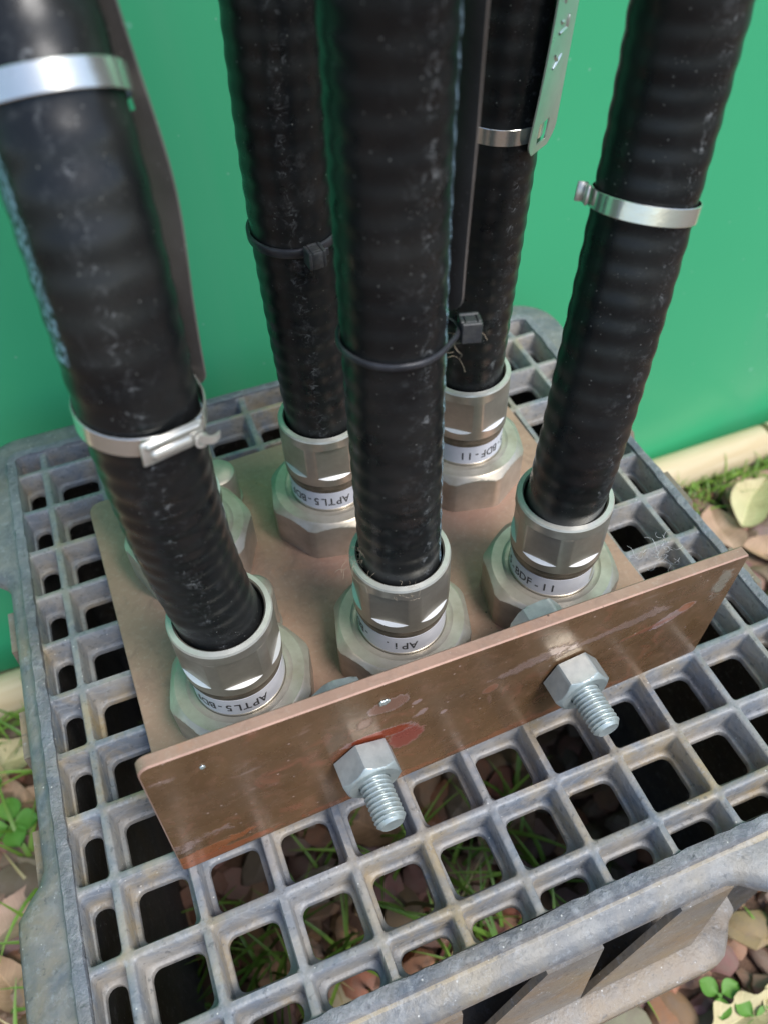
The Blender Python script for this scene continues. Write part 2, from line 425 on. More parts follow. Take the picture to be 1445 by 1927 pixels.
for _ in range(8): clump(rnd.uniform(8, 14), rnd.uniform(-5, -3), 6, 1.4, .2)
clump(9.2, -2.45, 3, 1.0, .1, .06)
o = gg.make('grass', 'grass', origin=(3, 3, GZ), sharp=80)
ca = o.data.color_attributes.new('tone', 'FLOAT_COLOR', 'POINT')
for i, c_ in enumerate(cols): ca.data[i].color = (*c_, 1)
tag(o, 'green grass blades growing under and beside the crate', 'grass', kind='stuff')

# dry leaves
def leaf_mat(name, c1, c2):
    t = NT(name); c = t.mix(t.g(t.noise(60, 5, .6), .35, .7), c1, c2)
    sx = t.n('ShaderNodeSeparateXYZ'); t.l(t.uv, sx.inputs[0]); av = t.math('ABSOLUTE', sx.outputs[1])
    vein = t.g(t.math('SINE', t.math('MULTIPLY', t.math('SUBTRACT', sx.outputs[0], t.math('MULTIPLY', av, .18)), 62)), .86, .98)
    mid = t.g(av, .06, .03)
    vv = t.math('MAXIMUM', mid, t.math('MULTIPLY', vein, .6))
    c = t.mix(t.math('MULTIPLY', vv, .5), c, tuple(min(1, k * 1.45) for k in c1))
    c = t.mix(t.math('MULTIPLY', t.g(t.noise(35, 5, .7), .55, .7), .5), c, tuple(k * .45 for k in c2))
    t.bump(vv, .5, .0006)
    t.col(c); t.set(rough=.6); t.bump(t.noise(150, 4), .4, .001); MAT[name] = t.m
leaf_mat('leaf_cream', (.62, .54, .30), (.52, .42, .22)); leaf_mat('leaf_tan', (.50, .32, .20), (.36, .22, .13)); leaf_mat('leaf_pink', (.55, .36, .26), (.42, .25, .17))
leaf_mat('leaf_green', (.09, .22, .03), (.15, .31, .045))
def leaf(x, y, z, L, W, az, mat, label, curl=.3, lobes=0, tilt=0.0, name='dry_leaf', cat='leaf', group='dry leaves on the ground'):
    g2 = G(); n, k_ = 26, 6; rows_ = []; uu = []
    ca_, sa = math.cos(az), math.sin(az); sd_ = rnd.random() * 9
    for i in range(n + 1):
        u = i / n; wd = W * (math.sin(PI * min(1, u ** .8 * .98 + .01)) ** .8) * (1 + lobes * .35 * math.sin(u * 19 + sd_)) + .01
        r = []; ur = []
        wd *= 1 + .10 * noise.noise(Vector((u * 9, sd_, 0))) + .07 * noise.noise(Vector((u * 23, sd_, 3)))
        for j in range(-k_, k_ + 1):
            q = j / k_; ur.append((u, q))
            lx = (u - .5) * L; ly = q * wd + .10 * L * math.sin(u * 3 + sd_)
            lz = curl * (q * q * wd * 1.3 + .7 * (u - .5) ** 2 * L) + .12 * noise.noise(Vector((lx * 1.6, ly * 1.6, sd_))) - .04 * math.exp(-(q * 6) ** 2) + tilt * ly
            r.append((x + lx * ca_ - ly * sa, y + lx * sa + ly * ca_, z + lz))
        rows_.append(r); uu.append(ur)
    g2.grid(rows_, uv=uu)
    low = [[(p[0], p[1], p[2] - .025) for p in r] for r in rows_]
    g2.grid(low, flip=True, uv=uu)
    tag(g2.make(name, mat, sharp=80), label, cat, group)
ZL = GZ + .45
leaf(19.0, 9.2, ZL + .25, 2.3, .62, .45, 'leaf_cream', 'large cream curled dry leaf below the right-hand edging log')
leaf(17.7, 8.9, ZL, 1.8, .6, 1.2, 'leaf_pink', 'pinkish dry leaf beside the large cream leaf, nearest the crate', .25)
leaf(19.6, 9.9, ZL, 2.4, .5, .5, 'leaf_pink', 'long pinkish dry leaf behind the large cream leaf', .2)
leaf(18.6, 7.6, ZL, 1.9, .5, -.5, 'leaf_tan', 'tan dry leaf in front of the large cream leaf', .45)
leaf(18.9, 6.6, ZL + .1, 1.8, .55, 1.0, 'leaf_tan', 'orange tan curled leaf at right edge, above the copper plate corner', .6)
leaf(18.4, 5.4, ZL, 1.6, .5, .1, 'leaf_pink', 'small pinkish leaf nearest the copper plate corner', .3)
leaf(9.95, -2.25, ZL + .15, 1.7, .42, .35, 'leaf_cream', 'cream lobed oak-like leaf among pebbles at bottom right', .4, .8)
leaf(10.9, -2.3, ZL + .1, 1.0, .3, .9, 'leaf_cream', 'small cream leaf piece at the bottom right corner', .3)
leaf(-3.9, 9.4, ZL + .1, 1.9, .55, .3, 'leaf_cream', 'cream dry leaf left of the crate below the edging log', .4)
leaf(-4.2, 8.3, ZL, 1.7, .5, -.3, 'leaf_tan', 'tan dry leaf left of the crate beside the green leaves', .4)
leaf(-4.1, 5.7, ZL, 1.7, .5, .8, 'leaf_pink', 'pinkish dry leaf left of the crate, half way down the left edge', .3)
leaf(-4.6, 4.3, ZL, 1.6, .45, 1.8, 'leaf_tan', 'tan dry leaf in the bottom left corner', .3)
leaf(4.2, 4.6, ZL, 1.8, .55, 2.2, 'leaf_tan', 'brown dry leaf lying under the crate', .3)
leaf(7.2, 3.2, ZL, 1.7, .5, .5, 'leaf_pink', 'pinkish brown leaf lying under the crate further right', .3)
for k_, (lx_, ly_, la_) in enumerate([(-3.3, 8.4, .4), (-4.9, 6.6, 1.4), (-3.8, 4.9, 2.4), (-5.1, 2.9, .2)]):
    leaf(lx_, ly_, ZL - .05, 1.1, .26, la_, ['leaf_tan', 'leaf_cream'][k_ % 2], ['small tan leaf close to the crate wall, just below the left edging log', 'small cream leaf at the left picture edge, mid way down the litter', 'small narrow tan leaf left of the crate where its flange widens', 'small cream leaf in the lower left corner of the photo'][k_], .4)
# broad-leaved weeds
def weed(x, y, s_, n, label, up=.5):
    root = thing('broadleaf_weed', label, 'weed', (x, y, GZ), 'small green weeds')
    for i in range(n):
        az = i * 2 * PI / n + rnd.uniform(-.3, .3); r0 = .12 * s_; g2 = G(); rows_ = []
        for k in range(9):
            u = k / 8; wd = s_ * .48 * math.sin(PI * min(1, u * .97 + .015)) ** .75 * (1 - .25 * (k == 8))
            r = []
            for j in range(-3, 4):
                q = j / 3; rad = r0 + u * s_; zz = GZ + .5 + up * s_ * (.5 + .5 * u - .4 * u * u) + .12 * s_ * q * q
                r.append((x + rad * math.cos(az) - q * wd * math.sin(az), y + rad * math.sin(az) + q * wd * math.cos(az), zz))
            rows_.append(r)
        g2.grid(rows_); g2.grid([[(p[0], p[1], p[2] - .02) for p in r] for r in rows_], flip=True)
        g2.make('leaf', 'leaf_green', root, sharp=80)
    g2 = G(); g2.grid([[(x + .05 * math.cos(a_), y + .05 * math.sin(a_), z) for a_ in [k * PI / 3 for k in range(6)]] for z in (GZ, GZ + .5 + up * s_ * .5)], True, True, True)
    g2.make('stem', 'leaf_green', root)
weed(9.75, -1.75, .42, 3, 'tiny clover seedling among the pebbles at bottom right')
weed(10.15, -2.35, .40, 3, 'second tiny clover seedling at the bottom edge beside the cream leaf')
weed(-4.7, 8.9, .5, 4, 'bright green round-leaved weed left of the crate', .9)
weed(-4.0, 7.6, .6, 4, 'green weed with upright leaf touching the left side of the crate', 1.2)

# ================================================================ CRATE
crate = thing('plastic_crate', 'upturned grey weathered plastic crate with square-holed deck carrying the copper plate', 'crate', (5, 5, GZ))
def rrect(x0, x1, y0, y1, r, z, n=4):
    r = min(r, (x1 - x0) * .49, (y1 - y0) * .49); pts = []
    for cx, cy, a0 in ((x1 - r, y1 - r, 0), (x0 + r, y1 - r, 90), (x0 + r, y0 + r, 180), (x1 - r, y0 + r, 270)):
        for i in range(n + 1):
            a_ = R_(a0 + 90 * i / n); pts.append((cx + r * math.cos(a_), cy + r * math.sin(a_), z))
    return pts
def outer_rect(x0, x1, y0, y1, inner, z, n=4):
    pts = []; corners = [(x1, y1), (x0, y1), (x0, y0), (x1, y0)]
    for c4 in range(4):
        cx, cy = corners[c4]
        for i in range(n + 1):
            p = inner[c4 * (n + 1) + i]; h_ = n // 2
            vert_first = c4 in (0, 2)            # first half of the arc lies on the x = const side
            if i == h_: pts.append((cx, cy, z))
            elif (i < h_) == vert_first: pts.append((cx, p[1], z))
            else: pts.append((p[0], cy, z))
    return pts
lines = [-.49] + list(range(0, 11)) + [10.49]
gg = G()
def rib(i): return .0 if i in (0, 12) else 1.0
for i in range(12):
    for j in range(12):
        x0, x1, y0, y1 = lines[i], lines[i + 1], lines[j], lines[j + 1]
        a0, a1, b0, b1 = [.041 * rib(k) for k in (i, i + 1, j, j + 1)]
        def loop(extra, z, r):
            e = [.5 * extra if not rib(k) else extra for k in (i, i + 1, j, j + 1)]
            return rrect(x0 + a0 + e[0], x1 - a1 - e[1], y0 + b0 + e[2], y1 - b1 - e[3], r, z)
        jx = rnd.uniform(-.004, .004)
        l0 = loop(.0, 0 + jx, .05); l1 = loop(.020, -.028, .06); l2 = loop(.040, -.37, .08); l2b = loop(.052, -.395, .08); l3 = loop(.100, -.40, .13); l4 = loop(.110, -.415, .13)
        l5 = loop(.113, -.50, .13)
        gg.grid([outer_rect(x0, x1, y0, y1, l0, 0), l0, l1, l2, l2b, l3, l4, l5, outer_rect(x0, x1, y0, y1, l5, -.50)], True)
# knock small nicks into the rib tops
gg.v = [(p[0] + .012 * noise.noise(Vector((p[0] * 3, p[1] * 3, 1))), p[1] + .012 * noise.noise(Vector((p[0] * 3, p[1] * 3, 7))), p[2] + .012 * noise.noise(Vector((p[0] * 2.3, p[1] * 2.3, p[2])))) for p in gg.v]
gg.make('deck_grid', 'crate', crate, sharp=50)

def rsq(h, r, z, jit=0, hs=None, n=64, nc=10):
    """closed loop round the crate; h half size; hs(side, t) overrides it, side 0..3 = right, rear, left, front"""
    pts = []
    for s_ in range(4):
        a0 = s_ * PI / 2
        for i in range(n):
            t_ = -1 + 2 * i / (n - 1)
            hh = hs(s_, t_) if hs else h
            L_ = h - r
            lx, ly = hh, t_ * L_
            pts.append((5 + lx * math.cos(a0) - ly * math.sin(a0), 5 + lx * math.sin(a0) + ly * math.cos(a0), z))
        h1 = hs(s_, 1) if hs else h; h2 = hs((s_ + 1) % 4, -1) if hs else h
        for i in range(1, nc):
            a_ = i / nc * PI / 2; L_ = h - r
            lx = L_ + (h1 - L_) * math.cos(a_); ly = L_ + (h2 - L_) * math.sin(a_)
            pts.append((5 + lx * math.cos(a0) - ly * math.sin(a0), 5 + lx * math.sin(a0) + ly * math.cos(a0), z))
    return pts
def rough(pts, a_, f=2.2, s0=0): return [(p[0] + a_ * noise.noise(Vector((p[0] * f, p[1] * f, s0))), p[1] + a_ * noise.noise(Vector((p[0] * f, p[1] * f, s0 + 5))), p[2] + a_ * .6 * noise.noise(Vector((p[0] * f, p[1] * f, s0 + 9)))) for p in pts]
NAR = [5.74, 5.93, 5.93, 6.02]
def fl(side, t_, k=1.0, add=0.0):
    y = abs(t_) * 5.3
    base = NAR[side] + (6.33 - NAR[side]) * smoothstep(2.45, 3.0, y)
    return 5.70 + (base - 5.70) * k + add
gg = G()
gg.grid([rsq(5.50, .12, -.50), rsq(5.485, .12, -.05), rough(rsq(5.50, .14, .055), .03, 5), rough(rsq(5.58, .2, .07), .02, 6), rough(rsq(5.655, .25, .055), .03, 5, 3), rsq(5.69, .3, -.03)], True)
gg.make('rim_strip', 'crate_rough', crate, sharp=45)
gg = G()
mk = lambda k, z, add=0: rsq(5.7 + .6 * k, .35 + .55 * k, z, hs=lambda s_, t_: fl(s_, t_, k, add))
gg.grid([rsq(5.688, .3, -.028), rsq(5.72, .3, -.05), mk(.10, -.055), mk(.3, -.07), mk(.6, -.10), mk(.9, -.16), mk(1, -.23), mk(1, -.36), mk(.9, -.38), mk(.5, -.30), mk(.05, -.24)], True)
nper = len(rsq(5.7, .3, 0))
gg.m = [1 if k < 2 * nper and k % nper > nper * .77 else 0 for k in range(len(gg.f))]
gg.v = [(p[0], p[1], p[2] + .02 * noise.noise(Vector((p[0] * .8, p[1] * .8, 3)))) for p in gg.v]
gg.make('rim_flange', None, crate, sharp=45, mats=['crate_flange', 'crease_dirt'])
gg = G()
gg.grid([rsq(5.66, .3, -.24), rsq(5.66, .3, -3.6), rsq(5.66, .35, -8.8), rsq(5.66, .35, -9.3), rsq(5.78, .4, -9.45), rsq(5.66, .4, GZ), rsq(5.54, .35, -9.3), rsq(5.54, .35, -8.8), rsq(5.54, .3, -3.6), rsq(5.54, .3, -.53)], True)
npl = len(rsq(5.7, .3, 0)); keep_ = [k for k in range(len(gg.f)) if not (k // npl in (1, 7) and 234 < k % npl < 266 and (k % npl) % 19 not in (0, 1))]
gg.f = [gg.f[k] for k in keep_]; gg.m = [gg.m[k] for k in keep_]      # unseen near-side openings cut below the ledge to let light under the crate
gg.make('side_wall', 'crate_inner', crate, sharp=45)
# ledge that runs round the side wall lower down, with stiffening gussets under the flange
for s_ in range(4):
    a0 = s_ * PI / 2
    def W(lx, ly, z): return (5 + lx * math.cos(a0) - ly * math.sin(a0), 5 + lx * math.sin(a0) + ly * math.cos(a0), z)
    g2 = G(); rows_ = []
    out = []
    for i in range(41):
        t_ = -1 + i / 20; ly = t_ * 3.55
        e = 6.60 - .55 * smoothstep(2.75, 3.55, abs(ly)) ** 1.6
        out.append((e, ly))
    rows_ = [[W(5.665, ly, -2.92) for e, ly in out], [W(5.665 + (e - 5.665) * .5, ly, -2.98) for e, ly in out], [W(e - .06, ly, -3.0) for e, ly in out], [W(e, ly, -3.05) for e, ly in out], [W(e, ly, -3.4) for e, ly in out], [W(e - .1, ly, -3.42) for e, ly in out], [W(5.665, ly, -3.4) for e, ly in out]]
    g2.grid(rows_)
    for k in (0, -1): g2.f.append(tuple((r_i * 41 + (0 if k == 0 else 40)) for r_i in range(7))[::(1 if k else -1)]); g2.m.append(0)
    g2.make('side_ledge', 'crate_dirty', crate, sharp=40)
    # slanting web panels between flange and ledge, with triangular openings into the dark side
    for k in range(4):
        a1 = 2.62 - 1.98 * (k + 1); a2 = a1 + 1.98          # local run along the side
        def wp(ly, z, off): return W(6.06 + (-.3 - z) / 2.65 * .16 - off, ly, z)
        # local ly runs with +x on the front side
        loop2 = [(a1, -2.96), (a1 + 1.15, -.37), (a2 - .02, -.37), (a2 - .02, -2.96)]
        g2 = G(); g2.grid([[wp(q[0], q[1], 0) for q in loop2], [wp(q[0], q[1], .10) for q in loop2]], True, True, True)
        g2.make('web_panel', 'crate_dirty', crate, smooth=False)

# ================================================================ COPPER BRACKET
A0 = R_(1.7); LO = (.875, 1.735)
def pl(x, y, z): return (LO[0] + x * math.cos(A0) - y * math.sin(A0), LO[1] + x * math.sin(A0) + y * math.cos(A0), z)
def unpl(X, Y): dx, dy = X - LO[0], Y - LO[1]; return dx * math.cos(A0) + dy * math.sin(A0), -dx * math.sin(A0) + dy * math.cos(A0)
PW, PD, PH, PT = 8.12, 6.85, 2.80, .17
Z0 = .02; ZT = Z0 + PT
bracket = thing('copper_bracket', 'L-shaped brown copper plate bracket lying on the grey crate deck', 'bracket', pl(PW / 2, PD / 2, Z0))
def slab(pts_fn, loop2d, z0, z1, e):
    """closed 2-D outline extruded from z0 to z1 with a bevelled edge; shrink by scaling to centre"""
    g2 = G(); cx = sum(p[0] for p in loop2d) / len(loop2d); cy = sum(p[1] for p in loop2d) / len(loop2d)
    def sh(k): return [(p[0] - k * (1 if p[0] > cx else -1), p[1] - k * (1 if p[1] > cy else -1)) for p in loop2d]
    g2.grid([[pts_fn(a_, b_, z) for a_, b_ in sh(k)] for k, z in ((e, z0), (0, z0 + e), (0, z1 - e), (e, z1))], True, True, True)
    return g2
def rr2(x0, x1, y0, y1, rs, n=6):
    pts = []
    for (cx, cy, a0, r) in ((x1, y1, 0, rs[0]), (x0, y1, 90, rs[1]), (x0, y0, 180, rs[2]), (x1, y0, 270, rs[3])):
        sx = -1 if cx == x1 else 1; sy = -1 if cy == y1 else 1
        for i in range(n + 1):
            a_ = R_(a0 + 90 * i / n); pts.append((cx + sx * r + r * math.cos(a_), cy + sy * r + r * math.sin(a_)))
    return pts
slab(lambda a_, b_, z: pl(a_, b_, z), rr2(0, PW - .02, PT + .004, PD, (.12, .22, .02, .02)), Z0, ZT, .015).make('base_plate', 'copper', bracket, sharp=40)
LEAN = .03
def fp(x, h, y):     # front plate frame: x along, h up, y depth (0 = outer face); the sheet is a little twisted, its right end lower
    f = h / PH; hh = f * (2.94 - .54 * x / PW)
    return pl(x + .15 * f, y + h * LEAN * (1 - x / PW), Z0 + hh)
g2 = slab(lambda a_, b_, z: fp(a_, b_, PT - z), rr2(0, PW, 0, PH, (.05, .14, .05, .05)), 0, PT, .018)
fms = []
for f in g2.f:
    zs = sum((Vector(g2.v[k]) for k in f), Vector()) / len(f)
    x_, y_ = unpl(zs[0], zs[1]); fms.append(1 if len(f) > 10 and y_ < PT * .5 + 1.4 * LEAN else 0)
g2.m = fms
fo = g2.make('front_plate', None, bracket, sharp=40, mats=['copper', 'copper_front'])
def plate_marks(t, marks):
    o0 = Vector(pl(PW / 2, PD / 2, Z0)); X = Vector((math.cos(A0), math.sin(A0), 0)); Z = Vector((0, 0, 1))
    base = t.b.inputs['Base Color'].links[0].from_socket; hsum = None
    nz = t.noise(260, 6, .75); nz2 = t.noise(38, 3, .5)
    for (cx, cz, rx, rz, rot, c1, c2, wob, amt, solid) in marks:
        ctr = (Vector(fp(cx, cz, 0)) - o0) * U
        sb = t.n('ShaderNodeVectorMath', operation='SUBTRACT'); t.l(t.obj, sb.inputs[0]); sb.inputs[1].default_value = ctr
        def dot(v_, k):
            d = t.n('ShaderNodeVectorMath', operation='DOT_PRODUCT'); t.l(sb.outputs[0], d.inputs[0]); d.inputs[1].default_value = v_ / (k * U); return d.outputs['Value']
        ex = X * math.cos(rot) + Z * math.sin(rot); ez = -X * math.sin(rot) + Z * math.cos(rot)
        a_, b_ = dot(ex, rx), dot(ez, rz)
        d = t.math('SQRT', t.math('ADD', t.math('MULTIPLY', a_, a_), t.math('MULTIPLY', b_, b_)))
        d = t.math('ADD', d, t.math('MULTIPLY', t.math('SUBTRACT', nz, .5), wob))
        d = t.math('ADD', d, t.math('MULTIPLY', t.math('SUBTRACT', nz2, .5), wob * 1.2))
        mk_ = t.g(d, 1.0, .93 if solid else .55)
        mk_ = t.math('MULTIPLY', mk_, amt)
        rim_ = t.g(d, .70, .95)
        base = t.mix(mk_, base, t.mix(rim_, c1, c2))
        h_ = t.math('MULTIPLY', mk_, 1.0); hsum = h_ if hsum is None else t.math('MAXIMUM', hsum, h_)
    t.col(base); t.bump(hsum, .5, .0006)
RED, ORG, PNK, PAL = (.40, .10, .075), (.34, .11, .05), (.40, .22, .16), (.50, .35, .31)
plate_marks(FRONT, [
    (2.78, 1.42, .62, .24, -.05, ORG, (.30, .10, .05), 1.6, .75, False),
    (3.18, 1.24, .25, .22, .35, RED, (.50, .24, .19), 1.5, .85, True),
    (2.85, 1.55, .42, .10, -.15, (.40, .07, .03), PAL, 1.8, .8, True),
    (2.90, 2.22, .24, .13, .1, PNK, PAL, 2.2, .8, True),
    (2.62, 1.98, .16, .13, .5, PNK, PAL, 2.2, .5, False),
    (3.38, 1.72, .12, .07, .6, PAL, PNK, 2.0, .8, True),
    (3.3, 2.05, .07, .05, .3, PAL, PNK, 2.0, .8, True), (3.7, 1.5, .05, .04, .6, PAL, PNK, 1.2, .8, True),
    (4.35, 1.62, .17, .12, .2, (.38, .16, .09), PNK, 1.6, .7, True), (4.38, 1.35, .05, .20, .1, PNK, PNK, 1.2, .35, False),
    (4.75, 1.92, .95, .085, .10, PAL, PNK, 4.2, .42, False), (6.1, 1.98, .8, .07, .05, PAL, PNK, 4.2, .4, False),
    (7.15, 1.70, .26, .10, .45, PAL, (.66, .46, .48), 2.0, .75, True), (7.38, 1.86, .15, .09, .3, (.50, .20, .10), PAL, 1.5, .8, True),
    (6.9, 1.62, .5, .05, .1, (.44, .15, .09), PNK, 2.6, .5, False),
    (.5, .75, .55, .12, .1, PAL, PNK, 3.6, .5, False), (.75, .35, .75, .10, .12, (.55, .18, .07), PNK, 3.2, .6, False), (.9, .12, .9, .10, .02, (.52, .15, .06), PNK, 2.4, .6, False),
    (4.0, .1, 3.2, .10, .0, (.45, .16, .08), PNK, 2.2, .4, False), (7.85, 2.3, .14, .36, -.1, (.5, .5, .42), PAL, 2.4, .45, False)])
# marks on the outer face: red corrosion, dried smears, a small rivet dot
def blob(name, cx, cz, rx, rz, rot, mat, label, h=.02, seed=0, ir=.3):
    g2 = G(); n = 30; rows_ = []
    for u, hh in ((1.0, .001), (.93, .7), (.75, 1.0), (.4, .9), (.12, .75)):
        r = []
        for k in range(n):
            a_ = 2 * PI * k / n
            q = u * (1 + ir * noise.noise(Vector((math.cos(a_) * 1.6 + seed, math.sin(a_) * 1.6, seed))) + .4 * ir * noise.noise(Vector((math.cos(a_) * 4 + seed, math.sin(a_) * 4, seed))))
            lx, lz = rx * q * math.cos(a_), rz * q * math.sin(a_)
            r.append(fp(cx + lx * math.cos(rot) - lz * math.sin(rot), cz + lx * math.sin(rot) + lz * math.cos(rot), -.001 - h * hh * (1 + .4 * noise.noise(Vector((lx * 9, lz * 9, seed))))))
        rows_.append(r)
    g2.grid(rows_, True, False, True); o = g2.make(name, mat, bracket, sharp=70)
    if label: o['label'] = label
blob('rivet_dot', .66, 2.42, .035, .035, 0, 'solder', 'small grey metal dot near the left end', .015, 7, .1)
blob('solder_drop', 2.85, 2.38, .07, .05, 0, 'solder', None, .02, 8, .5)

# bolts through the front plate
def lathe(g2, frame, prof, n=96, rf=None, mi=0, capA=False, capB=False):
    """prof: list of (r, h); frame(r, a, h) -> point; rf(r, a, h) adjusts the radius"""
    rows_ = []
    for r, h in prof:
        rows_.append([frame((rf(r, 2 * PI * k / n, h) if rf else r), 2 * PI * k / n, h) for k in range(n)])
    g2.grid(rows_, True, capA, capB, mi)
def hexr(ap, a_, ph, sides=6):
    st = 2 * PI / sides; d = (a_ - ph + st / 2) % st - st / 2; return ap / math.cos(d)
def bolt(cx, cz, rot, L, label):
    y0 = cz * LEAN * (1 - cx / PW)
    th = thing('hex_bolt', label, 'bolt', pl(cx, y0 - .3, Z0 + cz), 'zinc bolts through the copper front plate')
    fr = lambda r, a_, h: pl(cx + r * math.cos(a_), y0 - h, Z0 + cz + r * math.sin(a_))
    g2 = G()   # nut on the outside
    prof = [(.21, .012), (.46, .012), (.46, .05), (.46, .33)] + [(.425 - k * .011, .33 + k * .009) for k in range(0, 8)] + [(.335, .40), (.215, .395), (.2, .38)]
    def rf(r, a_, h): return min(r, hexr(.362, a_, rot)) if r > .35 else r
    rows_ = []
    lathe(g2, fr, prof, 96, rf); g2.f = [f[::-1] for f in g2.f]
    # chamfer cone trims the corners
    vv = []
    for p in g2.v:
        vv.append(p)
    g2.make('nut', 'zinc', th, sharp=25)
    g2 = G()   # threaded rod: a helical thread
    n = 48; pitch = .062; rows_ = []; steps = int((L + .0) / pitch * 10)
    for i in range(steps + 1):
        h = -.15 + (L + .12) * i / steps; row = []
        for k in range(n):
            a_ = 2 * PI * k / n
            ph = ((h / pitch) + k / n) % 1.0
            tri = 1 - abs(2 * ph - 1)
            r = .168 + .036 * min(1, tri * 1.25)
            r = min(r, .15 + max(0, (L - .03 - h)) * .9 + .012)
            row.append(fr(r, a_, h))
        rows_.append(row)
    rows_.append([fr(.145, 2 * PI * k / n, L - .012) for k in range(n)]); rows_.append([fr(.13, 2 * PI * k / n, L - .016) for k in range(n)])
    rows_ = [r for r in rows_]
    g2.grid(rows_, True, True, True); g2.f = [f[::-1] for f in g2.f]
    g2.make('threaded_shank', 'zinc', th, sharp=50)
    g2 = G()   # head and washer on the inside
    fb = lambda r, a_, h: pl(cx + r * math.cos(a_), y0 + PT + h, Z0 + cz + r * math.sin(a_))
    lathe(g2, fb, [(.2, .004), (.44, .004), (.44, .06), (.36, .062)], 64); g2.make('washer', 'zinc', th, sharp=30)
    g2 = G(); lathe(g2, fb, [(.46, .066), (.46, .38), (.42, .40), (.30, .41)], 96, lambda r, a_, h: min(r, hexr(.36, a_, rot + .4)) if r > .37 else r); g2.make('backing_nut', 'zinc', th, sharp=25)
    g2 = G(); lathe(g2, fb, [(.30, .412), (.47, .414), (.47, .74), (.44, .77), (.39, .79), (.34, .80), (.1, .805)], 96, lambda r, a_, h: min(r, hexr(.37, a_, rot)) if r > .38 else r, capB=True)
    g2.make('bolt_head', 'zinc', th, sharp=25)
bolt(2.63, 1.17, R_(12), .98, 'left zinc hex bolt through the copper front plate beside the red corrosion patch')
bolt(5.69, 1.17, R_(35), .98, 'right zinc hex bolt through the copper front plate, clear of the red patch')

